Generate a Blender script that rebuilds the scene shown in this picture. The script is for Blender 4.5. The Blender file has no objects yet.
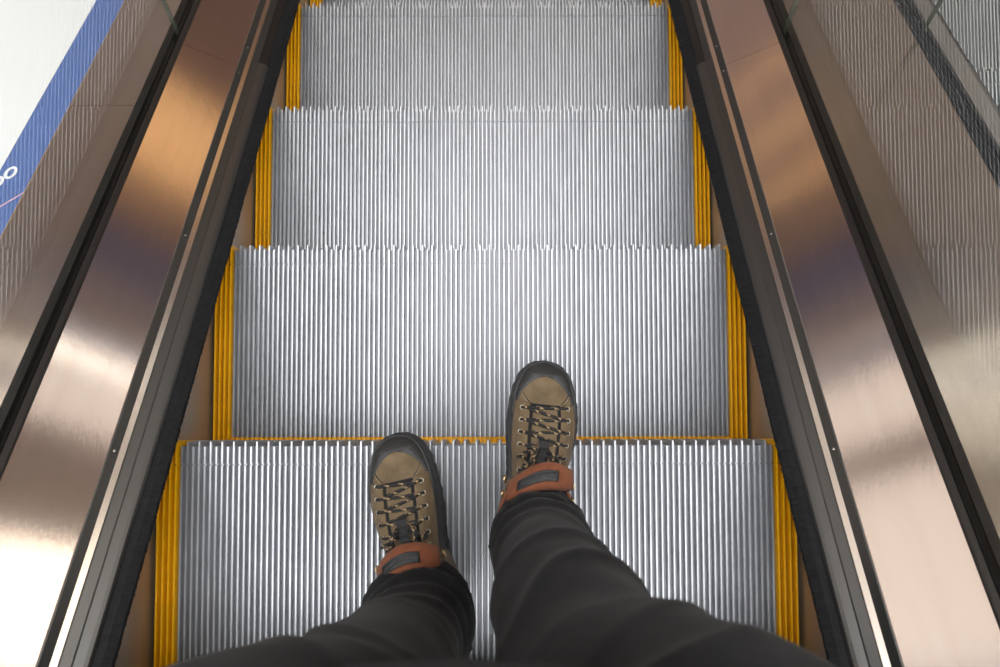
import bpy, bmesh, math, random
from math import sin, cos, pi, sqrt, radians
from mathutils import Vector, Matrix, noise

random.seed(7)
SC = bpy.context.scene
COL = SC.collection

# ------------------------------------------------------------------ camera
cam_d = bpy.data.cameras.new('camera')
cam = bpy.data.objects.new('camera', cam_d)
COL.objects.link(cam)
cam_d.sensor_width = 36.0
cam_d.lens = 662.436 * 36.0 / 1000.0
cam_d.clip_start = 0.02
cam.location = (0.03722, 0.12377, 1.04488)
cam.rotation_euler = (0.042957, 0, -0.00256)
cam_d.dof.use_dof = True
cam_d.dof.focus_distance = 1.12
cam_d.dof.aperture_fstop = 4.5
SC.camera = cam

# ------------------------------------------------------------------ world / exposure
world = bpy.data.worlds.new('world')
SC.world = world
world.use_nodes = True
world.node_tree.nodes['Background'].inputs[0].default_value = (1.0, 0.96, 0.92, 1)
world.node_tree.nodes['Background'].inputs[1].default_value = 0.25
SC.view_settings.view_transform = 'Standard'
SC.view_settings.look = 'None'
SC.view_settings.gamma = 1.0
SC.view_settings.use_curve_mapping = False
SC.view_settings.exposure = 0.0
LAMP = 4.4            # radiance of the ceiling light panels overhead
STRIP = 2.6           # added warm lights, mirrored in the steel panels and decking
SOFT = 0.75           # added dim glow that tints the steel panels' reflections

# ------------------------------------------------------------------ escalator frame
ANG = radians(30.0)
CA, SA = cos(ANG), sin(ANG)
GO = 0.345101                 # tread going
RISE = GO * math.tan(ANG)
PITCH_U = GO / CA             # step pitch along the incline
U0, U1 = -1.5, 3.0            # length of escalator that is built

def P(x, n, u):
    """point from lateral x, height n square to the nose line, distance u down the incline"""
    return (x, u * CA + n * SA, -u * SA + n * CA)

# ------------------------------------------------------------------ materials
MATS = {}
def mat(name, color=(0.8, 0.8, 0.8), metal=0.0, rough=0.5, var=0.0, vscale=20.0, stretch=(1, 1, 1),
        bump=0.0, bscale=200.0, bstretch=None, rvar=0.0, aniso=0.0, tangent=None, spec=None, emit=None, strength=1.0,
        sheen=0.0, coat=0.0, color2=None):
    if name in MATS: return MATS[name]
    m = bpy.data.materials.new(name); m.use_nodes = True
    nt = m.node_tree; N = nt.nodes; L = nt.links
    b = N['Principled BSDF']
    b.inputs['Base Color'].default_value = (*color, 1)
    b.inputs['Metallic'].default_value = metal
    b.inputs['Roughness'].default_value = rough
    if spec is not None: b.inputs['Specular IOR Level'].default_value = spec
    if sheen: 
        b.inputs['Sheen Weight'].default_value = sheen
        b.inputs['Sheen Roughness'].default_value = 0.5
    if coat: b.inputs['Coat Weight'].default_value = coat
    if emit:
        b.inputs['Emission Color'].default_value = (*emit, 1)
        b.inputs['Emission Strength'].default_value = strength
    tc = N.new('ShaderNodeTexCoord')
    def noise_node(scale, st):
        mp = N.new('ShaderNodeMapping'); mp.inputs['Scale'].default_value = st
        L.new(tc.outputs['Object'], mp.inputs['Vector'])
        nz = N.new('ShaderNodeTexNoise'); nz.inputs['Scale'].default_value = scale
        nz.inputs['Detail'].default_value = 5
        L.new(mp.outputs[0], nz.inputs['Vector'])
        return nz
    if var or color2:
        nz = noise_node(vscale, stretch)
        rp = N.new('ShaderNodeValToRGB')
        c2 = color2 if color2 else tuple(min(1, c * (1 + var)) for c in color)
        c1 = color if color2 else tuple(c * (1 - var) for c in color)
        rp.color_ramp.elements[0].position = 0.3; rp.color_ramp.elements[0].color = (*c1, 1)
        rp.color_ramp.elements[1].position = 0.7; rp.color_ramp.elements[1].color = (*c2, 1)
        L.new(nz.outputs[0], rp.inputs[0]); L.new(rp.outputs[0], b.inputs['Base Color'])
    if rvar:
        nz = noise_node(vscale * 1.7, stretch)
        mr = N.new('ShaderNodeMapRange')
        mr.inputs['From Min'].default_value = 0.3; mr.inputs['From Max'].default_value = 0.7
        mr.inputs['To Min'].default_value = max(0.02, rough - rvar); mr.inputs['To Max'].default_value = rough + rvar
        L.new(nz.outputs[0], mr.inputs['Value']); L.new(mr.outputs[0], b.inputs['Roughness'])
    if bump:
        nz = noise_node(bscale, bstretch or (1, 1, 1))
        bp = N.new('ShaderNodeBump'); bp.inputs['Strength'].default_value = bump
        bp.inputs['Distance'].default_value = 0.002
        L.new(nz.outputs[0], bp.inputs['Height']); L.new(bp.outputs[0], b.inputs['Normal'])
    if aniso:
        b.inputs['Anisotropic'].default_value = aniso
        cx = N.new('ShaderNodeCombineXYZ')
        for i in range(3): cx.inputs[i].default_value = tangent[i]
        L.new(cx.outputs[0], b.inputs['Tangent'])
    MATS[name] = m
    return m

M_CLEAT = mat('cast_aluminium', (0.56, 0.575, 0.60), 0.82, 0.40, var=0.07, vscale=9, stretch=(6, 1, 1), rvar=0.07)
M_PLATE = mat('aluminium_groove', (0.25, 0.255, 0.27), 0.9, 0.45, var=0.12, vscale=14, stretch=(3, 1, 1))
M_YELLOW = mat('yellow_paint', (0.90, 0.46, 0.004), 0.0, 0.35, var=0.05, vscale=30)
M_YGROOVE = mat('dark_yellow', (0.26, 0.15, 0.008), 0.0, 0.6, var=0.15, vscale=30)  # groove floors between the yellow ribs, a darker yellow
M_RISER = mat('riser_aluminium', (0.30, 0.30, 0.31), 0.9, 0.5)
M_SKIRT = mat('skirt_steel', (0.50, 0.48, 0.44), 0.9, 0.38, var=0.06, vscale=6, stretch=(1, 1, 6), aniso=0.5, tangent=(0, 0, 1))
M_BRUSH = mat('black_bristle', (0.007, 0.0075, 0.0088), 0.0, 0.65, spec=0.25, var=0.5, vscale=160, stretch=(0.3, 1, 1))
M_HOLD = mat('grey_anodised', (0.125, 0.125, 0.122), 0.9, 0.34, bump=0.02, bscale=300)
M_HOLDB = mat('black_anodised', (0.03, 0.029, 0.028), 0.6, 0.28)
M_TRIM = mat('bright_trim', (0.74, 0.70, 0.64), 1.0, 0.22)
M_PANEL = mat('brushed_steel', (0.80, 0.73, 0.68), 1.0, 0.17, var=0.035, vscale=60, stretch=(1, 0.08, 0.08),
              bump=0.035, bscale=420, bstretch=(1.0, 0.16, 0.16), aniso=0.93, tangent=(1, 0, 0))
M_CLAMP = mat('black_profile', (0.030, 0.026, 0.024), 0.4, 0.30)
M_GASKET = mat('black_gasket', (0.008, 0.008, 0.008), 0.0, 0.6, spec=0.15)
M_RAIL = mat('handrail_rubber', (0.015, 0.015, 0.016), 0.0, 0.35)
M_WHITE = mat('white_panel', (0.88, 0.89, 0.89), 0.0, 0.5)
M_BLUE = mat('blue_band', (0.085, 0.155, 0.40), 0.0, 0.45)
M_MARK = mat('white_mark', (0.85, 0.86, 0.90), 0.0, 0.5)
M_PINK = mat('pink_line', (0.75, 0.45, 0.55), 0.0, 0.5)
M_GEDGE = mat('glass_edge', (0.035, 0.045, 0.03), 0.0, 0.08)
M_SCREW = mat('screw_steel', (0.85, 0.85, 0.85), 1.0, 0.2)

def glass_mat():
    m = bpy.data.materials.new('clear_glass'); m.use_nodes = True
    nt = m.node_tree; N = nt.nodes; L = nt.links
    N.clear()
    out = N.new('ShaderNodeOutputMaterial')
    tr = N.new('ShaderNodeBsdfTransparent'); tr.inputs[0].default_value = (0.965, 0.98, 0.97, 1)
    gl = N.new('ShaderNodeBsdfGlossy'); gl.inputs['Roughness'].default_value = 0.0
    geo = N.new('ShaderNodeNewGeometry')
    mr = N.new('ShaderNodeMapRange')     # thin pane: the same index on both faces
    mr.inputs['To Min'].default_value = 1.65; mr.inputs['To Max'].default_value = 1 / 1.65
    L.new(geo.outputs['Backfacing'], mr.inputs['Value'])
    fr = N.new('ShaderNodeFresnel'); L.new(mr.outputs[0], fr.inputs['IOR'])
    mx = N.new('ShaderNodeMixShader')
    L.new(fr.outputs[0], mx.inputs[0]); L.new(tr.outputs[0], mx.inputs[1]); L.new(gl.outputs[0], mx.inputs[2])
    L.new(mx.outputs[0], out.inputs[0])
    return m
M_GLASS = glass_mat()

# ------------------------------------------------------------------ mesh helpers
def mesh_obj(name, verts, faces, material, parent=None, smooth=False, mat_idx=None):
    me = bpy.data.meshes.new(name)
    me.from_pydata([tuple(v) for v in verts], [], faces)
    for mm in (material if isinstance(material, (list, tuple)) else [material]): me.materials.append(mm)
    if mat_idx: me.polygons.foreach_set('material_index', mat_idx)
    if smooth: me.polygons.foreach_set('use_smooth', [True] * len(me.polygons))
    bm = bmesh.new(); bm.from_mesh(me)
    bmesh.ops.recalc_face_normals(bm, faces=bm.faces)
    bm.to_mesh(me); bm.free()
    me.update()
    o = bpy.data.objects.new(name, me); COL.objects.link(o)
    if parent is not None: o.parent = parent
    return o

class MB:
    def __init__(s): s.v = []; s.f = []; s.m = []
    def add(s, verts, faces, m=0):
        o = len(s.v); s.v += [tuple(p) for p in verts]
        s.f += [tuple(i + o for i in f) for f in faces]; s.m += [m] * len(faces)
    def box(s, x0, x1, y0, y1, z0, z1, m=0):
        s.add([(x0,y0,z0),(x1,y0,z0),(x1,y1,z0),(x0,y1,z0),(x0,y0,z1),(x1,y0,z1),(x1,y1,z1),(x0,y1,z1)],
              [(0,3,2,1),(4,5,6,7),(0,1,5,4),(1,2,6,5),(2,3,7,6),(3,0,4,7)], m)
    def prism(s, prof, u0, u1, cap=True, m=0):
        """extrude a closed (x, n) profile along the incline"""
        k = len(prof)
        vs = [P(x, n, u0) for x, n in prof] + [P(x, n, u1) for x, n in prof]
        fs = [(i, (i + 1) % k, (i + 1) % k + k, i + k) for i in range(k)]
        if cap: fs += [tuple(range(k))[::-1], tuple(range(k, 2 * k))]
        s.add(vs, fs, m)
    def tube(s, pts, r, seg=8, cap=True, m=0, pattern=None):
        rings = []
        up = Vector((0, 0, 1))
        pts = [Vector(p) for p in pts]
        vs = []; fs = []; ms = []
        for i, p in enumerate(pts):
            t = (pts[min(i + 1, len(pts) - 1)] - pts[max(i - 1, 0)]).normalized()
            a = t.cross(up)
            if a.length < 1e-3: a = t.cross(Vector((0, 1, 0)))
            a.normalize(); b = a.cross(t).normalized()
            rr = r[i] if isinstance(r, (list, tuple)) else r
            for j in range(seg):
                w = 2 * pi * j / seg
                vs.append(p + a * (rr * cos(w)) + b * (rr * sin(w)))
        for i in range(len(pts) - 1):
            for j in range(seg):
                j2 = (j + 1) % seg
                fs.append((i * seg + j, i * seg + j2, (i + 1) * seg + j2, (i + 1) * seg + j))
                ms.append(pattern(i, j) if pattern else m)
        if cap:
            fs.append(tuple(range(seg))[::-1]); ms.append(m)
            k = (len(pts) - 1) * seg
            fs.append(tuple(range(k, k + seg))); ms.append(m)
        o = len(s.v); s.v += [tuple(p) for p in vs]
        s.f += [tuple(i + o for i in f) for f in fs]; s.m += ms
    def build(s, name, material, parent=None, smooth=False):
        return mesh_obj(name, s.v, s.f, material, parent, smooth, s.m if isinstance(material, (list, tuple)) else None)

def bevel(o, w=0.001, seg=1):
    bm = bmesh.new(); bm.from_mesh(o.data)
    es = [e for e in bm.edges if len(e.link_faces) == 2 and e.calc_face_angle(0) > 0.6]
    bmesh.ops.bevel(bm, geom=es, offset=w, segments=seg, affect='EDGES', clamp_overlap=True)
    bm.to_mesh(o.data); bm.free()
    return o

def thing(name, label, cat, loc=(0, 0, 0), group=None):
    o = bpy.data.objects.new(name, None); COL.objects.link(o)
    o.empty_display_size = 0.1
    o.location = loc; o['label'] = label; o['category'] = cat
    if group: o['group'] = group
    return o

def tag(o, label=None, cat=None, group=None, kind=None):
    if label: o['label'] = label
    if cat: o['category'] = cat
    if group: o['group'] = group
    if kind: o['kind'] = kind
    return o

# ------------------------------------------------------------------ unseen hall around the escalator, layout invented for reflections in the steel
CEIL = 4.5
def slab(name, x0, x1, y0, y1, z0, z1, m, parent=None):
    b = MB(); b.box(x0, x1, y0, y1, z0, z1); return b.build(name, m, parent)

M_CEIL = mat('ceiling_paint', (0.62, 0.55, 0.49), 0, 0.8, var=0.04, vscale=1.5)
M_FLOOR = mat('brown_stone', (0.40, 0.33, 0.29), 0, 0.35, var=0.15, vscale=2)
M_WOOD = mat('brown_wood', (0.30, 0.185, 0.150), 0, 0.5, var=0.15, vscale=1.5, stretch=(1, 1, 6))
M_HWALL = mat('hall_wall', (0.80, 0.74, 0.70), 0, 0.7, var=0.05, vscale=1)
M_ROSE = mat('rose_panel', (0.66, 0.52, 0.48), 0, 0.6, var=0.08, vscale=1)
M_LILAC = mat('lilac_panel', (0.55, 0.54, 0.64), 0, 0.6, var=0.08, vscale=1)
M_DUSK = mat('blue_grey_panel', (0.20, 0.27, 0.60), 0, 0.6, var=0.1, vscale=1)
M_GOLD = mat('gold_glow', (0.75, 0.47, 0.22), 0, 0.5, var=0.1, vscale=1, emit=(1.0, 0.58, 0.26), strength=0.75)  # added glow, gives the gold bands reflected in the steel panels
M_LAMP = mat('lamp_diffuser', (0.9, 0.9, 0.9), 0, 0.5, emit=(0.97, 0.98, 1.0), strength=LAMP)
M_STRIP = mat('added_strip_glow', (0.9, 0.9, 0.9), 0, 0.5, emit=(1.0, 0.90, 0.76), strength=STRIP)
M_SOFT = mat('added_soft_glow', (0.9, 0.9, 0.9), 0, 0.5, emit=(1.0, 0.88, 0.78), strength=SOFT)
M_STREAK = mat('added_streak_glow', (0.9, 0.9, 0.9), 0, 0.5, emit=(1.0, 0.93, 0.82), strength=6.0)  # added narrow glow, makes the white streak in the left steel panel
M_LFRAME = mat('lamp_frame', (0.7, 0.7, 0.7), 0.8, 0.4)

tag(slab('floor', -8, 8, -6, 14, -4.3, -4.2, M_FLOOR), kind='structure')
tag(slab('ceiling', -8, 8, -6, 14, CEIL, CEIL + 0.1, M_CEIL), kind='structure')
wf = tag(slab('wall_front', -8, 8, 14, 14.1, -4.3, CEIL + 0.1, M_WOOD), kind='structure')
for (x0, x1, z0, z1) in ((0.3, 5.4, 2.5, 4.35), (-5.4, 0.1, 2.65, 2.95), (-5.4, 0.1, 3.75, 4.1), (-5.4, 0.1, 1.55, 1.75)):
    slab('glow_band', x0, x1, 13.9, 14.0, z0, z1, M_GOLD, wf)  # unseen glowing bands, added to be mirrored in the steel
for (x0, x1) in ((-7.9, -5.5), (-5.4, 0.1), (5.5, 7.9)):  # paler panels added for lighter reflections in steel and decking
    slab('wall_panel', x0, x1, 13.92, 14.0, -4.1, 4.4, M_HWALL if abs(x0 + x1) > 8 else M_ROSE, wf)
tag(slab('wall_back', -8, 8, -6.1, -6, -4.3, CEIL + 0.1, M_HWALL), kind='structure')
tag(slab('wall_left', -8.1, -8, -6, 14, -4.3, CEIL + 0.1, M_HWALL), kind='structure')
tag(slab('wall_right', 8, 8.1, -6, 14, -4.3, CEIL + 0.1, M_HWALL), kind='structure')
tag(slab('reflection_band_1', -8, 8, 9.35, 11.2, CEIL - 0.06, CEIL - 0.001, M_DUSK), kind='structure')  # unseen ceiling bands, colours invented for the tints reflected in the steel
tag(slab('reflection_band_5', -8, 8, 8.2, 9.25, CEIL - 0.06, CEIL - 0.001, M_LILAC), kind='structure')
for q, (y0, y1, dz) in enumerate(((5.15, 5.35, 0.14), (7.15, 7.5, 0.10), (11.3, 11.5, 0.12))):  # more unseen bands added to break up the steel panels' reflections
    tag(slab('reflection_band_%d' % (q + 2), -8, 8, y0, y1, CEIL - dz, CEIL - 0.001, M_WOOD if q != 1 else M_DUSK), kind='structure')

def lamp(x0, x1, y0, y1, label, m, group=None):
    t = thing('ceiling_light', label, 'ceiling light', ((x0 + x1) / 2, (y0 + y1) / 2, CEIL - 0.05), group)
    w, d = (x1 - x0) / 2, (y1 - y0) / 2
    b = MB(); e = 0.03
    for a in ((-w, w, -d, -d + e), (-w, w, d - e, d), (-w, -w + e, -d + e, d - e), (w - e, w, -d + e, d - e)):
        b.box(*a, 0, 0.048)
    b.build('frame', M_LFRAME, t)
    b = MB(); b.box(-w + e, w - e, -d + e, d - e, 0.012, 0.03)
    b.build('diffuser', m, t)
for x0, x1, y0, y1, lb in [
        (-3.4, 3.4, -1.6, -0.15, 'wide white luminous ceiling panel above the person'),
        (-3.4, 3.4, 0.0, 1.2, 'wide white luminous ceiling panel above the step noses'),
        (-3.4, 3.4, 1.35, 2.5, 'wide white luminous ceiling panel farthest down over the steps'),
        (-3.4, 3.4, -3.2, -1.75, 'wide white luminous ceiling panel behind the person'),
        (-5.8, -3.8, -1.0, 2.4, 'square white luminous ceiling panel over the white cladding'),
        (3.8, 5.8, -1.0, 2.4, 'square white luminous ceiling panel over the neighbouring escalator'),
        (-7.6, -6.4, 5.0, 11.0, 'unseen long luminous panel added along the left hall wall'),  # added light far down the hall, mirrored in the outer decking
        (6.4, 7.6, 5.0, 11.0, 'unseen long luminous panel added along the right hall wall')]:
    lamp(x0, x1, y0, y1, lb, M_LAMP if abs(x0 + x1) < 12 else M_STRIP)
lamp(0.8, 5.2, 2.7, 4.0, 'bright warm luminous panel added ahead on the right for steel reflections', M_STRIP)  # added glowing panels from here on, they band the steel panels' reflections
lamp(-5.4, -0.4, 2.7, 5.0, 'dim pinkish luminous panel added ahead on the left for steel reflections', M_SOFT)
lamp(0.2, 5.4, 5.5, 6.4, 'dim pinkish luminous panel added ahead on the right for steel reflections', M_SOFT)
lamp(-5.4, -0.2, 5.5, 7.0, 'dim wide pinkish luminous panel added ahead on the left for steel reflections', M_SOFT)
lamp(0.2, 6.2, 6.72, 6.98, 'narrow warm glowing strip added on the right for steel reflections', M_STREAK)
lamp(-6.0, -0.2, 7.62, 7.74, 'narrow warm glowing strip added on the left for steel reflections', M_STRIP)

# ------------------------------------------------------------------ escalator steps
NR = 111; PIT = (0.4685 + 0.0024) / 52
EDGE = 0.4685
REAR = GO + 0.0275            # the tread reaches under the nose of the step above
YEL = GO + 0.016
def rib_x(i): return (i - NR // 2) * PIT
def rib(b, i, yback):
    x = rib_x(i); tall = i % 2 == 1
    yf = 0.0 if tall else -0.008
    def seg(ya, yb, top):
        prof = [(-0.0024, -0.0115), (-0.0018, top - 0.0010), (-0.0011, top), (0.0011, top), (0.0018, top - 0.0010), (0.0024, -0.0115)]
        vs = [(x + px, ya, pz) for px, pz in prof] + [(x + px, yb, pz) for px, pz in prof]
        k = len(prof)
        fs = [(j, j + 1, j + 1 + k, j + k) for j in range(k - 1)] + [tuple(range(k))[::-1], tuple(range(k, 2 * k))]
        b.add(vs, fs)
    seg(yf, -0.0345, 0.0); seg(-0.0345, -0.0372, -0.0042); seg(-0.0372, yback, 0.0)
RC = []                       # riser curve: undercut below the nose
for j in range(9):
    s = j / 8
    RC.append((-0.0085 - 0.0345 * s ** 1.5, -0.0115 - 0.205 * s))
def cleat(b, i):
    x = rib_x(i); w = 0.0024; d = 0.0083
    vs = []; fs = []
    for y, z in RC:
        e = d if z > RC[0][1] - 1e-6 else d
        vs += [(x - w, y - 0.001, z), (x - w * 0.75, y + e, z), (x + w * 0.75, y + e, z), (x + w, y - 0.001, z)]
    for j in range(len(RC) - 1):
        o = j * 4
        for q in range(3): fs.append((o + q, o + q + 1, o + q + 5, o + q + 4))
    fs.append((0, 1, 2, 3)); o = 4 * (len(RC) - 1); fs.append((o + 3, o + 2, o + 1, o))
    b.add(vs, fs)
def make_step():
    t = thing('escalator_step', 'x', 'escalator step')
    b = MB()
    for i in range(4, NR - 4): rib(b, i, -YEL)
    tag(b.build('tread_cleats', M_CLEAT, t), kind='stuff')
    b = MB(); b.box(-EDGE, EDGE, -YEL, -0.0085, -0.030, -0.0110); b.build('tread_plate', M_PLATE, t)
    for rng in (range(0, 4), range(NR - 4, NR)):
        b = MB()
        for i in rng: rib(b, i, -REAR)
        for i in rng:
            if i % 2: cleat(b, i)
        k0 = len(b.f)
        xo = rib_x(0) - PIT / 2
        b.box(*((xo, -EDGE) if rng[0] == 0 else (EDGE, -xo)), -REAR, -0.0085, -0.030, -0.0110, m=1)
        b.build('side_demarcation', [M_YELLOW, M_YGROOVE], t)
    b = MB()
    for i in range(4, NR - 4):
        x = rib_x(i); b.box(x - 0.0021, x + 0.0021, -REAR, -YEL - 0.0004, -0.0115, -0.0008)
    b.box(-EDGE, EDGE, -REAR, -YEL - 0.0004, -0.030, -0.0095)
    b.build('rear_demarcation', M_YELLOW, t)
    b = MB()
    x0, x1 = rib_x(0) - PIT / 2, rib_x(NR - 1) + PIT / 2
    vs = []; fs = []
    for y, z in RC: vs += [(x0, y, z), (x1, y, z), (x1, y - 0.004, z), (x0, y - 0.004, z)]
    for j in range(len(RC) - 1):
        o = j * 4
        for q in range(4): fs.append((o + q, o + (q + 1) % 4, o + 4 + (q + 1) % 4, o + 4 + q))
    fs += [(0, 1, 2, 3), tuple(len(vs) - 4 + q for q in (3, 2, 1, 0))]
    b.add(vs, fs)
    b.build('riser_plate', M_RISER, t)
    b = MB()
    for i in range(5, NR - 4, 2): cleat(b, i)
    tag(b.build('riser_cleats', M_CLEAT, t), kind='stuff')
    return t
def copy_tree(o, parent=None):
    c = o.copy(); COL.objects.link(c); c.parent = parent
    for ch in o.children: copy_tree(ch, c)
    return c

step0 = make_step()
OWN = {-1: 'ribbed aluminium escalator step directly behind the person, above the one stood on',
       0: 'ribbed aluminium escalator step under both boots, nearest in view',
       1: 'ribbed aluminium escalator step next below the booted feet, under the right toe',
       2: 'ribbed aluminium escalator step second below the one stood on',
       3: 'ribbed aluminium escalator step third below the one stood on, near the top edge',
       4: 'ribbed aluminium escalator step cut off by the top edge, farthest between the steel panels',
       5: 'ribbed aluminium escalator step fifth below the one stood on, beyond the top edge',
       6: 'ribbed aluminium escalator step sixth below the one stood on, beyond the top edge'}
for k in range(-2, 7):
    o = step0 if k == -2 else copy_tree(step0)
    o.location = (0, k * GO, -k * RISE)
    o['group'] = 'steps of the escalator ridden'
    o['label'] = OWN.get(k, 'ribbed aluminium escalator step two above the one stood on, behind the person')

NBX = 1.542                   # centre line of the neighbouring escalator
NBU = 0.9275 - 2 * PITCH_U
NBL = {0: 'neighbouring escalator step behind the right glass, level with the boots',
       1: 'neighbouring escalator step behind the right glass, one below the boots',
       2: 'neighbouring escalator step in the upper right corner, with its nose in view',
       3: 'neighbouring escalator step at the top edge in the upper right corner',
       4: 'neighbouring escalator step farthest down, beyond the top edge'}
for k in range(-1, 5):
    o = copy_tree(step0)
    u = NBU + k * PITCH_U
    o.location = (NBX, u * CA, -u * SA)
    o['group'] = 'steps of the neighbouring escalator'
    o['label'] = NBL.get(k, 'neighbouring escalator step behind the right glass, above the boots')

# ------------------------------------------------------------------ balustrades
def balustrade(cx, sgn, label, outer, neighbour=False):
    """profiles in (x, n); x measured outwards from the escalator's centre line cx on side sgn"""
    t = thing('escalator_balustrade', label, 'balustrade', P(cx + sgn * 0.58, 0.0, 0.7))
    L = Vector(t.location)
    def put(b, name, m, smooth=False, par=None):
        o = b.build(name, m, par or t, smooth)
        off = L
        for v in o.data.vertices: v.co -= off
        return o
    def pr(prof, u0, u1, b=None):
        b = b or MB(); b.prism([(cx + sgn * x, n) for x, n in prof], u0, u1); return b
    # skirt
    put(pr([(0.5055, -0.30), (0.5055, 0.046), (0.508, 0.046), (0.508, -0.30)], U0, U1), 'skirt_panel', M_SKIRT)
    # brush: bristle tufts
    b = MB(); u = U0; step = 0.0024 if not neighbour else 0.008
    rnd = random.Random(int(cx * 100) + int(sgn * 7) + 50)
    while u < U1:
        for row in range(2):
            x0, n0 = 0.4765, 0.0440 + row * 0.006
            ln = 0.0245 + rnd.uniform(-0.0005, 0.0004) + (0.0005 if row else -0.002)
            dn = -0.012 + rnd.uniform(-0.0012, 0.0012)
            du = rnd.uniform(-0.0007, 0.0007); w = step * 0.85; h = 0.0034
            x1, n1 = x0 - ln, n0 + dn
            vs = []
            for (xx, nn, k, uo) in ((x0, n0, 1.0, 0), (x0 - ln * 0.6, n0 + dn * 0.45, 1.05, du * 0.5), (x1, n1, 0.85, du)):
                for a, c in ((-1, -1), (1, -1), (1, 1), (-1, 1)):
                    vs.append(P(cx + sgn * xx, nn + c * h * k, u + uo + a * w * k))
            fs = [(q + 4 * g, (q + 1) % 4 + 4 * g, (q + 1) % 4 + 4 + 4 * g, q + 4 + 4 * g) for g in (0, 1) for q in range(4)] + [(8, 9, 10, 11)]
            b.add(vs, fs)
        u += step * rnd.uniform(0.85, 1.15)
    tag(put(b, 'deflector_brush', M_BRUSH), kind='stuff')
    # holder: black base with a grey cover that stops at a joint
    UJ = 0.862
    base = [(0.473, 0.036), (0.473, 0.053), (0.4745, 0.0555), (0.487, 0.0615), (0.4875, 0.064), (0.506, 0.0745), (0.5175, 0.083), (0.5175, 0.0), (0.5085, 0.0), (0.5085, 0.036)]
    put(pr(base, U0, U1), 'holder_base', M_HOLDB)
    cov = [(0.4705, 0.041), (0.4705, 0.0535), (0.4725, 0.0575), (0.4765, 0.0603), (0.4815, 0.0628), (0.4865, 0.0650), (0.4880, 0.0668), (0.4985, 0.0735), (0.4985, 0.0725), (0.4865, 0.0620), (0.4735, 0.0560), (0.4725, 0.041)]
    put(pr(cov, U0, UJ - 0.0008), 'holder_cover', M_HOLD)
    put(pr([(0.4885, 0.0655), (0.4985, 0.0735), (0.4985, 0.0715), (0.4885, 0.0635)], UJ + 0.0008, U1), 'holder_cover', M_HOLD)
    tr = put(pr([(0.4987, 0.0700), (0.4987, 0.0765), (0.5062, 0.0800), (0.5062, 0.0735)], U0, U1), 'bright_trim', M_TRIM)
    put(pr([(0.5064, 0.0745), (0.5064, 0.0790), (0.5140, 0.0895), (0.5160, 0.0895), (0.5160, 0.0820)], U0, U1), 'edge_strip', M_HOLD)
    for uu in ([0.80, 0.885, 0.35, -0.05] if not neighbour else []):
        x, n = 0.5105, 0.0848
        c = Vector(P(cx + sgn * x, n, uu)); ax = Vector((sgn * -0.7, 0.7 * SA, 0.7 * CA)).normalized()
        bb = MB(); bb.tube([c - ax * 0.001, c + ax * 0.0009, c + ax * 0.0011], [0.0017, 0.0017, 0.0009], 10)
        put(bb, 'screw', M_SCREW, par=t)
    # inner decking panels
    for a, bnd in ((U0, 0.8145 - 0.0004), (0.8145 + 0.0004, U1)):
        o = put(pr([(0.5165, 0.0905), (0.6105, 0.1410), (0.6115, 0.1375), (0.5180, 0.0870)], a, bnd), 'inner_panel', M_PANEL)
    # glass clamp
    for a, bnd in ((U0, 0.1015 - 0.0005), (0.1015 + 0.0005, U1)):
        o = put(pr([(0.6108, 0.1340), (0.6108, 0.1455), (0.6125, 0.1470), (0.6195, 0.1475), (0.6205, 0.1455), (0.6205, 0.1340)], a, bnd), 'clamp_profile', M_CLAMP)
    put(pr([(0.6207, 0.1340), (0.6207, 0.1460), (0.6215, 0.1485), (0.6226, 0.1485), (0.6228, 0.1340)], U0, U1), 'glass_gasket', M_GASKET)
    put(pr([(0.6325, 0.1340), (0.6325, 0.1490), (0.6345, 0.1490), (0.6360, 0.1470), (0.6480, 0.1475), (0.6490, 0.1455), (0.6490, 0.1340)], U0, U1), 'glass_gasket', M_GASKET)
    # glass panes with polished edges
    GJ = 0.8465
    for a, bnd in ((U0, GJ - 0.001), (GJ + 0.001, U1)):
        g = put(pr([(0.6230, 0.10), (0.6230, 0.82), (0.6320, 0.82), (0.6320, 0.10)], a, bnd), 'glass_pane', [M_GLASS, M_GEDGE])
        for p_ in g.data.polygons:
            if abs(p_.normal.x) < 0.5: p_.material_index = 1
    # handrail
    hp = []
    for k in range(20):
        w = 2 * pi * k / 20
        hp.append((0.6275 + 0.040 * cos(w) * abs(cos(w)) ** -0.2 if abs(cos(w)) > 1e-6 else 0.6275, 0.838 + 0.020 * sin(w)))
    put(pr(hp, U0, U1), 'handrail', M_RAIL, True)
    # outer decking
    if outer:
        for a, bnd in ((U0, 0.62), (0.6212, U1)) if sgn < 0 else ((U0, U1),):
            put(pr([(0.6492, 0.1400), (0.6492, 0.1440), (outer, 0.1440), (outer, 0.1400)], a, bnd), 'outer_panel', M_PANEL)
    return t
balustrade(0, -1, 'steel and glass escalator balustrade left of the boots', 0.772)
balustrade(0, 1, 'steel and glass escalator balustrade right of the boots', NBX - 0.6500)
balustrade(NBX, -1, 'neighbouring escalator balustrade in the upper right corner', None, True)

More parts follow.
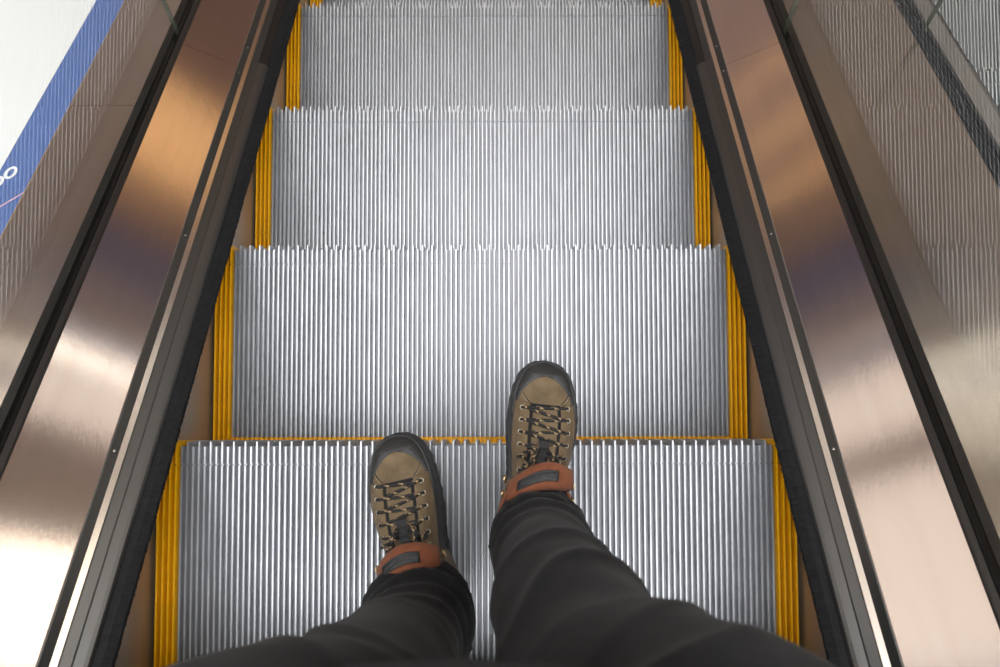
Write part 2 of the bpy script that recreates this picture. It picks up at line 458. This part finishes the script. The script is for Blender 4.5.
# ------------------------------------------------------------------ white side cladding with blue stripe beyond the left glass
t = thing('side_cladding', 'white sloping side cladding with a blue stripe beyond the left glass', 'cladding', P(-1.3, 0.0, 0.7))
def put2(b, name, m):
    o = b.build(name, m, t)
    for v in o.data.vertices: v.co -= Vector(t.location)
    return o
b = MB(); b.prism([(-0.8425, 0.10), (-0.8425, 0.138), (-2.6, 0.138), (-2.6, 0.10)], U0, U1); put2(b, 'white_panel', M_WHITE)
b = MB(); b.prism([(-0.7755, 0.10), (-0.7755, 0.138), (-0.8420, 0.138), (-0.8420, 0.10)], U0, U1); put2(b, 'blue_stripe', M_BLUE)
b = MB(); b.prism([(-0.7725, 0.13), (-0.7725, 0.143), (-0.7752, 0.143), (-0.7752, 0.13)], U0, U1)
put2(b, 'copper_edge', mat('copper_edge', (0.75, 0.50, 0.25), 0.8, 0.35))
def ring(b, cx, cu, rx, ru, w, n):
    vs = []; fs = []; K = 24
    for k in range(K):
        a = 2 * pi * k / K
        for s_, nn in ((1, n), (1, n + 0.0006), (0, n + 0.0006), (0, n)):
            vs.append(P(cx + (rx - (w if s_ == 0 else 0)) * cos(a), nn, cu + (ru - (w if s_ == 0 else 0)) * sin(a)))
    for k in range(K):
        k2 = (k + 1) % K
        for q in range(4): fs.append((k * 4 + q, k * 4 + (q + 1) % 4, k2 * 4 + (q + 1) % 4, k2 * 4 + q))
    b.add(vs, fs)
b = MB(); ring(b, -0.8205, 0.4485, 0.0108, 0.0155, 0.0058, 0.1384); ring(b, -0.8345, 0.4255, 0.0108, 0.0145, 0.0058, 0.1387)
put2(b, 'emblem', M_MARK)
b = MB()
vs = []
for x, u_ in ((-0.778, 0.4035), (-0.8415, 0.331), (-0.8415, 0.327), (-0.778, 0.3995)):
    vs += [P(x, 0.1382, u_), P(x, 0.1388, u_)]
b.add(vs, [(0, 2, 4, 6), (7, 5, 3, 1), (0, 1, 3, 2), (2, 3, 5, 4), (4, 5, 7, 6), (6, 7, 1, 0)])
put2(b, 'pink_line', M_PINK)

# ------------------------------------------------------------------ the person: boots, trousers, jacket
M_SOLE = mat('black_rubber', (0.018, 0.018, 0.019), 0, 0.55, bump=0.15, bscale=250)
M_RAND = mat('dark_rand', (0.030, 0.030, 0.031), 0, 0.5, var=0.25, vscale=40, bump=0.25, bscale=300)
M_NUB = mat('olive_nubuck', (0.105, 0.070, 0.033), 0, 0.75, bump=0.6, bscale=70, vscale=38, color2=(0.185, 0.130, 0.070), sheen=0.1)
M_RUST = mat('rust_suede', (0.17, 0.047, 0.017), 0, 0.8, bump=0.4, bscale=120, vscale=50, color2=(0.25, 0.080, 0.032), sheen=0.1)
M_LABEL = mat('label_patch', (0.024, 0.026, 0.028), 0, 0.45)
M_LABEL2 = mat('label_relief', (0.050, 0.053, 0.055), 0, 0.4)
M_LACE = mat('black_lace', (0.012, 0.012, 0.013), 0, 0.7)
M_TAN = mat('tan_lace', (0.36, 0.25, 0.13), 0, 0.7)
M_EYE = mat('eyelet_steel', (0.72, 0.68, 0.58), 1.0, 0.28)
M_HOLE = mat('eyelet_hole', (0.004, 0.004, 0.004), 0, 0.8)
M_LINING = mat('black_lining', (0.010, 0.010, 0.011), 0, 0.9)
M_STITCH = mat('pale_stitch', (0.36, 0.28, 0.17), 0, 0.7)
M_BRASS = mat('brass_hook', (0.70, 0.52, 0.26), 1.0, 0.3)
M_DENIM = mat('black_denim', (0.0052, 0.0054, 0.0062), 0, 0.85, bump=0.30, bscale=700, vscale=30, color2=(0.0128, 0.0130, 0.0142), sheen=0.07, spec=0.25)
M_JACKET = mat('black_jacket', (0.010, 0.010, 0.012), 0, 0.8)

def interp(tab, t):
    if t <= tab[0][0]: return tab[0][1]
    for (a, va), (b_, vb) in zip(tab, tab[1:]):
        if t <= b_:
            s = (t - a) / (b_ - a); return va + (vb - va) * s
    return tab[-1][1]
def smooth_tab(tab, t):
    d = 0.02
    return (interp(tab, t - d) + 2 * interp(tab, t) + interp(tab, t + d)) / 4
LEN = 0.300
WT = [(0.00, 0.0), (0.01, 0.0165), (0.03, 0.0275), (0.06, 0.0365), (0.10, 0.0430), (0.16, 0.0490), (0.24, 0.0535), (0.33, 0.0550), (0.42, 0.0530),
      (0.55, 0.0465), (0.70, 0.0420), (0.82, 0.0405), (0.90, 0.0375), (0.95, 0.0310), (0.985, 0.0190), (1.0, 0.0)]
HT = [(0.0, 0.030), (0.05, 0.047), (0.12, 0.056), (0.22, 0.066), (0.32, 0.079), (0.42, 0.093), (0.50, 0.103), (0.60, 0.112), (0.75, 0.112), (0.9, 0.112), (1.0, 0.105)]
CT = [(0.0, -0.003), (0.15, -0.001), (0.3, 0.002), (0.45, 0.002), (0.7, -0.001), (1.0, -0.002)]
ZB = 0.024

def make_shoe(side, person, loc, rz, label):
    """side +1: right foot, -1: left foot (mirrored in x). local: toe at y=0, heel at y=-LEN"""
    root = None
    def base(t_, a, off=0.0):
        w = max(0.0002, (interp(WT, t_) if t_ < 0.12 or t_ > 0.9 else smooth_tab(WT, t_)) - 0.0055)
        h = interp(HT, t_) if t_ < 0.05 else smooth_tab(HT, t_)
        c = interp(CT, t_)
        ca, sa_ = cos(a), sin(a)
        e = 0.80
        # toe and heel are inset as well
        yy = -LEN * t_
        if t_ < 0.08: yy -= 0.0055 * (1 - t_ / 0.08)
        if t_ > 0.92: yy += 0.0055 * (t_ - 0.92) / 0.08
        p = Vector((c + w * (abs(ca) ** e) * (1 if ca >= 0 else -1), yy, ZB + (h - ZB) * (abs(sa_) ** 0.85)))
        # throat: flatten the instep a little
        return p
    def surf(t_, a, off=0.0):
        p = base(t_, a)
        if off:
            d = 0.004
            ta = base(min(1, t_ + d), a) - base(max(0, t_ - d), a)
            aa = base(t_, min(pi, a + 0.02)) - base(t_, max(0, a - 0.02))
            n = aa.cross(ta)
            if n.length < 1e-12: n = Vector((0, 1, 0))
            n.normalize()
            cc = Vector((interp(CT, t_), -LEN * min(max(t_, 0.15), 0.85), ZB))
            if n.dot(p - cc) < 0: n = -n
            p = p + n * off
        return Vector((p.x * side, p.y, p.z))
    def grid(ts, afun, off, name, m, thick=0.0, smooth=True, na=24):
        vs = []; fs = []
        rows = len(ts); cols = na + 1
        for t_ in ts:
            a0, a1 = afun(t_)
            for j in range(cols): vs.append(surf(t_, a0 + (a1 - a0) * j / na, off))
        for i in range(rows - 1):
            for j in range(na):
                fs.append((i * cols + j, i * cols + j + 1, (i + 1) * cols + j + 1, (i + 1) * cols + j))
        if thick:
            o = len(vs)
            for t_ in ts:
                a0, a1 = afun(t_)
                for j in range(cols): vs.append(surf(t_, a0 + (a1 - a0) * j / na, off - thick))
            for i in range(rows - 1):
                for j in range(na):
                    fs.append((o + i * cols + j, o + (i + 1) * cols + j, o + (i + 1) * cols + j + 1, o + i * cols + j + 1))
                fs.append((i * cols, (i + 1) * cols, o + (i + 1) * cols, o + i * cols))
                fs.append((i * cols + na, o + i * cols + na, o + (i + 1) * cols + na, (i + 1) * cols + na))
            for j in range(na):
                fs.append((j, o + j, o + j + 1, j + 1))
                q = (rows - 1) * cols
                fs.append((q + j, q + j + 1, o + q + j + 1, o + q + j))
        return mesh_obj(name, vs, fs, m, root, smooth)
    def lin(a, b_, k): return [a + (b_ - a) * i / k for i in range(k + 1)]
    ts_front = [0.0, 0.006, 0.015, 0.03, 0.045, 0.06, 0.08, 0.10] + lin(0.13, 0.62, 26)
    # vamp = the shoe itself; all other pieces hang on it
    root = None
    shoe = grid(ts_front, lambda t_: (0, pi), 0.0, 'boot', M_NUB)
    shoe.parent = person; shoe.location = loc; shoe.rotation_euler = (0, 0, rz)
    shoe['label'] = label
    root = shoe
    # rear quarter below the collar
    grid(lin(0.62, 0.94, 14) + [0.96, 0.98, 0.99, 1.0], lambda t_: (0, 0.9), 0.0005, 'heel_quarter', M_NUB, na=10)
    grid(lin(0.62, 0.94, 14) + [0.96, 0.98, 0.99, 1.0], lambda t_: (pi - 0.9, pi), 0.0005, 'heel_quarter', M_NUB, na=10)
    # sole with side lugs
    K = 140; out = []
    tsl = [0.5 * (1 - cos(pi * i / K)) for i in range(K + 1)]
    lug = lambda q: 0.0008 if (int(q * 30) % 2 == 0) else 0.0
    for sd in (1, -1):
        seq = tsl if sd == 1 else tsl[::-1][1:-1]
        for t_ in seq:
            w = interp(WT, t_); w += lug(t_) * (1 if 0.01 < t_ < 0.99 else 0)
            out.append(((interp(CT, t_) + sd * w) * side, -LEN * t_))
    n = len(out)
    vs = []
    for z, k in ((0.0005, 0.97), (0.003, 1.0), (0.018, 1.0), (0.022, 0.985), (0.028, 0.965)):
        for x, y in out: vs.append((x * k, -LEN / 2 + (y + LEN / 2) * (1 - (1 - k) * 0.4), z + 0.006 * max(0, 1 - (-y / LEN) / 0.12) * (1 if z < 0.01 else 0.4)))
    fs = []
    for r_ in range(4):
        for i in range(n): fs.append((r_ * n + i, r_ * n + (i + 1) % n, (r_ + 1) * n + (i + 1) % n, (r_ + 1) * n + i))
    fs += [tuple(range(n))[::-1], tuple(range(4 * n, 5 * n))]
    mesh_obj('sole', vs, fs, M_SOLE, root)
    # toe rand and side rand
    TA, TB = 0.084, 0.235
    def aR(t_):
        if t_ <= TA: return pi / 2
        q = 0.865 * sqrt(max(0.0, 1 - ((TB - min(t_, TB)) / (TB - TA)) ** 2.2))
        return math.acos(min(1, q) ** (1 / 0.8))
    tr_ = [0.0, 0.004, 0.01, 0.02, 0.035, 0.05, 0.065, 0.075, 0.084, 0.0842, 0.0846, 0.0853, 0.087, 0.0895, 0.093, 0.098, 0.105] + lin(0.113, 0.32, 20) + lin(0.35, 1.0, 20)
    na = 16; vs = []; fs = []
    for flip in (0, 1):
        o = len(vs)
        for t_ in tr_:
            for j in range(na + 1):
                s = j / na
                a = aR(t_) * s
                off = 0.0024 * (1 - s ** 10 * 0.9) if t_ > TA else 0.0024
                vs.append(surf(t_, a if not flip else pi - a, off))
        for i in range(len(tr_) - 1):
            for j in range(na):
                q = o + i * (na + 1) + j
                fs.append((q, q + 1, q + na + 2, q + na + 1))
    rnd_ = mesh_obj('toe_rand', vs, fs, M_RAND, root, True)
    bm = bmesh.new(); bm.from_mesh(rnd_.data); bmesh.ops.remove_doubles(bm, verts=bm.verts, dist=0.00025)
    bmesh.ops.recalc_face_normals(bm, faces=bm.faces); bm.to_mesh(rnd_.data); bm.free()
    # bumper lip above the sole at the toe
    b = MB()
    pts = [surf(t_, 0.42, 0.0028) for t_ in [0.30, 0.26, 0.22, 0.18, 0.14, 0.11, 0.08, 0.06, 0.04, 0.025, 0.012, 0.004, 0.0]]
    pts += [surf(t_, pi - 0.42, 0.0028) for t_ in [0.004, 0.012, 0.025, 0.04, 0.06, 0.08, 0.11, 0.14, 0.18, 0.22, 0.26, 0.30]]
    b.tube(pts, 0.0017, 6); b.build('toe_bumper', M_RAND, root, True)
    # quarter panels carrying the eyelets
    T0 = 0.215
    def edge(t_): return pi / 2 - (0.40 if t_ > T0 + 0.02 else 0.40 + 0.0 * t_)
    for flip in (False, True):
        def af(t_):
            hi = edge(t_)
            lo = 0.47
            return (lo, hi) if not flip else (pi - hi, pi - lo)
        grid(lin(T0, 0.66, 24), af, 0.0024, 'quarter_panel', M_NUB, thick=0.0022, na=14)
    # seam running from the throat to the rand
    for flip in (0, 1):
        b = MB()
        for dt, mt in ((0.0, 0), (0.006, 1)):
            pts = []
            for k in range(9):
                s = k / 8
                a = edge(0.3) - 0.02 - s * 0.52
                t_ = T0 + 0.002 - 0.060 * s + dt
                a = a if not flip else pi - a
                pts.append(surf(t_, a, 0.0006))
            b.tube(pts, 0.0006 if mt else 0.0008, 5, m=mt)
        b.build('vamp_seam', [M_LACE, M_STITCH], root)
    # gusset (dark) inside the throat
    grid(lin(T0 + 0.004, 0.62, 20), lambda t_: (edge(t_) - 0.02, edge(t_) + 0.10), 0.0007, 'throat_gusset', M_LINING, na=4)
    grid(lin(T0 + 0.004, 0.62, 20), lambda t_: (pi - edge(t_) - 0.10, pi - edge(t_) + 0.02), 0.0007, 'throat_gusset', M_LINING, na=4)
    grid(lin(T0 + 0.004, T0 + 0.022, 3), lambda t_: (edge(t_), pi - edge(t_)), 0.0008, 'throat_gusset', M_LINING, na=8)
    # eyelets and laces
    rows = [0.236 + 0.0575 * k for k in range(6)]
    AE = pi / 2 - 0.66
    E = []
    for k, t_ in enumerate(rows):
        pr_ = []
        for a in (AE, pi - AE):
            t2 = t_ + (0.010 if a > pi / 2 else -0.006) * 1
            c = surf(t2, a, 0.0026); nrm = (surf(t2, a, 0.01) - surf(t2, a, 0.0)).normalized()
            pr_.append((c, nrm))
            b = MB(); q = nrm.orthogonal().normalized(); r2 = nrm.cross(q)
            ringp = [c + (q * cos(2 * pi * i / 16) + r2 * sin(2 * pi * i / 16)) * 0.0033 for i in range(17)]
            b.tube(ringp, 0.0011, 6, cap=False); b.build('eyelet', M_EYE, root, True)
            b = MB(); b.tube([c - nrm * 0.0012, c + nrm * 0.0004], 0.0027, 12); b.build('eyelet_hole', M_HOLE, root)
        E.append(pr_)
    def lace(p0, p1, lift, bow, name='lace'):
        pts = []; K = 26
        for i in range(K + 1):
            s = i / K
            p = p0.lerp(p1, s); p.z += lift * sin(pi * s) ** 0.7; p.y += bow * sin(pi * s) 
            pts.append(p)
        b = MB(); b.tube(pts, 0.0024, 8, pattern=lambda i, j: 1 if ((i + j) % 8) == 0 or ((i + j) % 8 == 1 and i % 2) else 0)
        return b.build(name, [M_LACE, M_TAN], root, True)
    for k in range(6):
        (l, nl), (r_, nr) = E[k]
        lace(l + nl * 0.0008, r_ + nr * 0.0008, 0.0075, 0.0)
        if k < 5:
            (l2, _), (r2_, _) = E[k + 1]
            a1 = surf(rows[k] + 0.012, pi - edge(0.3) + 0.06, 0.0030); a2 = surf(rows[k + 1] - 0.008, edge(0.3) - 0.06, 0.0030)
            lace(a1, a2, 0.0044, 0.0)
    # loose ends and knot in front of the tongue
    rk = random.Random(11 + side)
    for k in range(6):
        sx = -1 if k % 2 else 1
        p0 = Vector((sx * rk.uniform(0.004, 0.010), -LEN * rk.uniform(0.415, 0.45), 0.104))
        p1 = Vector((sx * rk.uniform(0.022, 0.036), -LEN * rk.uniform(0.46, 0.52), 0.111))
        pts = []
        for i in range(21):
            q = i / 20; p = p0.lerp(p1, q)
            p.z += 0.009 * sin(pi * q) + 0.002 * sin(7 * q + k); p.y += 0.004 * sin(5 * q + k)
            pts.append(p)
        b = MB(); b.tube(pts, 0.0023, 8, pattern=lambda i, j: 1 if ((i + j) % 8) == 0 or ((i + j) % 8 == 1 and i % 2) else 0)
        b.build('lace', [M_LACE, M_TAN], root, True)
    # webbing lace keeper
    b = MB()
    vs = []; fs = []
    for i in range(9):
        s = i / 8; t_ = 0.385 + 0.105 * s
        zl = 0.0062 + 0.0035 * sin(pi * s) + 0.0012 * sin(4 * pi * s)
        for xx, dz in ((-0.0075, 0), (0.0075, 0), (0.0075, -0.0022), (-0.0075, -0.0022)):
            c = surf(t_, pi / 2, zl + dz); vs.append((c.x + xx, c.y, c.z))
    for i in range(8):
        o = i * 4
        for q in range(4): fs.append((o + q, o + (q + 1) % 4, o + 4 + (q + 1) % 4, o + 4 + q))
    fs += [(3, 2, 1, 0), (32, 33, 34, 35)]
    b.add(vs, fs); b.build('lace_keeper', M_LACE, root)
    # collar: padded black ring with olive shell and rust binding
    def collar(s):  # s 0..1 from one front corner round the heel to the other
        ang = pi * 0.5 - (s - 0.5) * 2 * 2.45       # -> around
        cy = -LEN * 0.76
        x = 0.043 * sin((s - 0.5) * 2 * 2.35) * (1 if True else 1)
        y = cy - 0.066 * cos((s - 0.5) * 2 * 2.35)
        z = 0.118 + 0.010 * abs((s - 0.5) * 2) ** 2
        return Vector((x * side, y, z))
    b = MB(); b.tube([collar(i / 30) - Vector((0, 0, 0.012)) for i in range(31)], 0.0095, 8); b.build('collar_padding', M_LINING, root, True)
    for k, (dr, dz, rr, m_) in enumerate(((1.16, -0.014, 0.0042, M_NUB), (1.18, -0.004, 0.0026, M_RUST))):
        pts = []
        for i in range(31):
            p = collar(i / 30); c = Vector((0, -LEN * 0.76, p.z))
            p = c + (p - c) * dr; p.z += dz; pts.append(p)
        b = MB(); b.tube(pts, rr, 8); b.build('collar_shell' if k == 0 else 'collar_binding', m_, root, True)
    # side shell closing the ankle between sole and collar
    vs = []; fs = []
    for i in range(31):
        p = collar(i / 30); c = Vector((0, -LEN * 0.76, p.z)); q = c + (p - c) * 1.17
        t_ = min(0.995, max(0.0, -p.y / LEN))
        w = interp(WT, t_) - 0.005
        sgn = 1 if q.x >= 0 else -1
        xb = sgn * max(abs(q.x), w) if abs(q.x) > 0.012 else q.x
        vs += [(q.x, q.y, q.z - 0.008), (xb, q.y, 0.06), (xb, max(q.y, -LEN + 0.004), ZB)]
    for i in range(30):
        for q in range(2): fs.append((i * 3 + q, i * 3 + q + 1, i * 3 + q + 4, i * 3 + q + 3))
    mesh_obj('ankle_shell', vs, fs, M_NUB, root, True)
    # speed hooks beside the tongue
    for sx in (-1, 1):
        for k in range(2):
            c = Vector((sx * (0.046 + 0.001 * k), -LEN * (0.575 + 0.065 * k), 0.106 + 0.006 * k))
            b = MB(); b.tube([c + Vector((0, 0.004, 0)), c + Vector((sx * 0.003, 0.001, 0.002)), c + Vector((sx * 0.003, -0.003, 0.002)), c + Vector((0, -0.005, 0))], 0.0018, 7)
            b.build('lace_hook', M_BRASS, root, True)
        # lace running back along the collar
        b = MB(); pts = []
        for k in range(14):
            s = k / 13
            pts.append(Vector((sx * (0.020 + 0.026 * min(1, s * 1.6) + 0.001 * sin(9 * s)), -LEN * (0.50 + 0.20 * s), 0.112 + 0.008 * s + 0.002 * sin(12 * s))))
        b.tube(pts, 0.0023, 8, pattern=lambda i, j: 1 if ((2 * i + j) % 8) == 0 else 0)
        b.build('lace', [M_LACE, M_TAN], root, True)
    # folded-over tongue
    def tongue(a, s, up):
        """a -1..1 across, s 0..1 front to back"""
        x = 0.0445 * a
        hw = 1 - 0.35 * abs(a) ** 3
        yc = -0.1395 - 0.0235 * a * a + (0.013 if side > 0 else 0.004) * a
        y = yc - (0.036 * hw) * s
        z = 0.134 + 0.013 * (1 - a * a) + 0.010 * sin(s * pi * 0.75) - 0.010 * abs(a) ** 3 + up - 0.004 * (1 - s) ** 4
        return Vector((x, y, z))
    def flap(name, m, a0, a1, s0, s1, up, th, na=20, ns=8, inset=False):
        vs = []; fs = []
        for lay in (0, 1):
            for i in range(na + 1):
                for j in range(ns + 1):
                    a = a0 + (a1 - a0) * i / na; s = s0 + (s1 - s0) * j / ns
                    rim = min(i, na - i, j, ns - j) == 0
                    v = tongue(a, s, up - (th if lay else 0) - (0.0022 if rim and lay == 0 and th > 0.003 else 0))
                    vs.append(v)
        c = ns + 1; o = (na + 1) * c
        for i in range(na):
            for j in range(ns):
                q = (i * c + j, (i + 1) * c + j, (i + 1) * c + j + 1, i * c + j + 1)
                fs.append(q); fs.append(tuple(o + k for k in q[::-1]))
        for i in range(na):
            for j in (0, ns): fs.append((i * c + j, (i + 1) * c + j, o + (i + 1) * c + j, o + i * c + j))
        for j in range(ns):
            for i in (0, na): fs.append((i * c + j, i * c + j + 1, o + i * c + j + 1, o + i * c + j))
        return mesh_obj(name, vs, fs, m, root, True)
    flap('tongue_flap', M_RUST, -1, 1, 0, 1, 0.0, 0.0045)
    flap('tongue_lining', M_LINING, -0.97, 0.97, 0.10, 1.12, -0.0052, 0.006)
    ls = -side
    flap('label_patch', M_LABEL, -0.72, 0.50, 0.24, 0.62, 0.0022, 0.0018, 16, 4)
    for (s0, s1) in ((0.25, 0.29), (0.57, 0.61)):
        flap('label_border', M_LABEL2, -0.70, 0.48, s0, s1, 0.0027, 0.001, 16, 1)
    rr_ = random.Random(3)
    a = -0.62
    while a < 0.38:              # embossed, unreadable lettering
        w = rr_.uniform(0.030, 0.055)
        flap('label_relief', M_LABEL2, a, a + w, 0.37, 0.50, 0.0027, 0.001, 1, 1)
        a += w + 0.022
    return shoe

person = thing('person', 'person in black jeans and olive hiking boots standing on the escalator step', 'person', (0.0, -0.2, 0.0))
PO = Vector(person.location)
make_shoe(-1, person, Vector((-0.1275, 0.014, 0.0)) - PO, radians(13), 'olive nubuck hiking boot on the left foot, set farther back')
make_shoe(1, person, Vector((0.111, 0.126, 0.0)) - PO, radians(-6.5), 'olive nubuck hiking boot on the right foot, toe over the step edge')

def loft(path, seg=28):
    """path rows: (x, y, z, rx, ry)"""
    fine = []
    for i in range(len(path) - 1):
        p0 = path[max(i - 1, 0)]; p1 = path[i]; p2 = path[i + 1]; p3 = path[min(i + 2, len(path) - 1)]
        for k in range(10):
            s = k / 10
            fine.append([0.5 * ((2 * b_) + (-a + c) * s + (2 * a - 5 * b_ + 4 * c - d) * s * s + (-a + 3 * b_ - 3 * c + d) * s ** 3)
                         for a, b_, c, d in zip(p0, p1, p2, p3)])
    fine.append(list(path[-1]))
    vs = []; fs = []
    for x, y, z, rx, ry in fine:
        for j in range(seg):
            w = 2 * pi * j / seg; vs.append((x + rx * cos(w), y + ry * sin(w), z))
    for i in range(len(fine) - 1):
        for j in range(seg): fs.append((i * seg + j, i * seg + (j + 1) % seg, (i + 1) * seg + (j + 1) % seg, (i + 1) * seg + j))
    fs += [tuple(range(seg))[::-1], tuple(range((len(fine) - 1) * seg, len(fine) * seg))]
    return vs, fs
LEGL = [(-0.072, -0.225, 0.080, 0.060, 0.066), (-0.072, -0.222, 0.14, 0.066, 0.068), (-0.078, -0.222, 0.24, 0.064, 0.070), (-0.082, -0.205, 0.36, 0.074, 0.080),
        (-0.088, -0.182, 0.50, 0.088, 0.088), (-0.130, -0.165, 0.60, 0.115, 0.098), (-0.142, -0.170, 0.70, 0.120, 0.105), (-0.105, -0.26, 0.86, 0.105, 0.12), (-0.09, -0.28, 0.93, 0.10, 0.12)]
LEGR = [(0.090, -0.120, 0.080, 0.054, 0.064), (0.090, -0.118, 0.14, 0.054, 0.062), (0.094, -0.120, 0.24, 0.060, 0.066), (0.098, -0.125, 0.36, 0.066, 0.074),
        (0.121, -0.143, 0.50, 0.083, 0.086), (0.158, -0.145, 0.60, 0.116, 0.098), (0.168, -0.162, 0.70, 0.120, 0.105), (0.105, -0.26, 0.86, 0.105, 0.12), (0.09, -0.28, 0.93, 0.10, 0.12)]
HIP = [(0.0, -0.275, 0.80, 0.12, 0.10), (0.0, -0.275, 0.88, 0.175, 0.125), (0.0, -0.275, 0.98, 0.175, 0.125), (0.0, -0.27, 1.06, 0.160, 0.115)]
VS = []; FS = []
for path in (LEGL, LEGR, HIP):
    v, f = loft(path); o = len(VS); VS += v; FS += [tuple(i + o for i in q) for q in f]
tmp = mesh_obj('trousers_tmp', VS, FS, M_DENIM)
md = tmp.modifiers.new('r', 'REMESH'); md.mode = 'VOXEL'; md.voxel_size = 0.006
md2 = tmp.modifiers.new('s', 'SMOOTH'); md2.iterations = 6; md2.factor = 0.5
dg = bpy.context.evaluated_depsgraph_get()
me = bpy.data.meshes.new_from_object(tmp.evaluated_get(dg))
bpy.data.objects.remove(tmp)
me.name = 'trousers'
def wrinkle(p, left):
    z = p.z
    d = 0.0
    q = Vector((p.x * 5, p.y * 5, z * 5))
    nz = noise.noise(q * 1.3)
    # stacked folds above the boot
    k1 = max(0, 1 - abs(z - 0.15) / 0.14)
    d += 0.015 * k1 * (1 - abs(sin(z * 74 + p.x * (26 if left else -26) + 3.0 * nz + p.y * 9))) ** 0.8
    # slack creases on shin and knee
    k2 = max(0, 1 - abs(z - 0.42) / 0.26)
    d += 0.009 * k2 * (1 - abs(sin(z * 24 + p.x * (-15 if left else 15) + 2.2 * nz))) ** 1.6
    k3 = max(0, 1 - abs(z - 0.68) / 0.2)
    d += 0.010 * k3 * (1 - abs(sin(z * 19 + p.y * 8 + 2 * nz))) ** 1.5
    d += 0.0035 * noise.noise(q * 3.1)
    return d
nrm = [v.normal.copy() for v in me.vertices]
for v, n_ in zip(me.vertices, nrm):
    left = v.co.x < 0.01
    v.co += n_ * wrinkle(v.co, left)
for v in me.vertices: v.co -= PO
me.polygons.foreach_set('use_smooth', [True] * len(me.polygons))
me.materials.clear(); me.materials.append(M_DENIM)
tro = bpy.data.objects.new('trousers', me); COL.objects.link(tro); tro.parent = person
tro['label'] = 'baggy black denim trousers with creases'
# jacket whose hem hangs forward over the thighs
v, f = loft([(0.02, -0.19, 0.765, 0.235, 0.192), (0.02, -0.20, 0.82, 0.235, 0.19), (0.01, -0.225, 0.95, 0.225, 0.165), (0.0, -0.24, 1.15, 0.215, 0.145), (0.0, -0.25, 1.35, 0.215, 0.125), (0, -0.25, 1.43, 0.12, 0.08)], 36)
jk = mesh_obj('jacket', [Vector(p) - PO for p in v], f, M_JACKET, person, True)
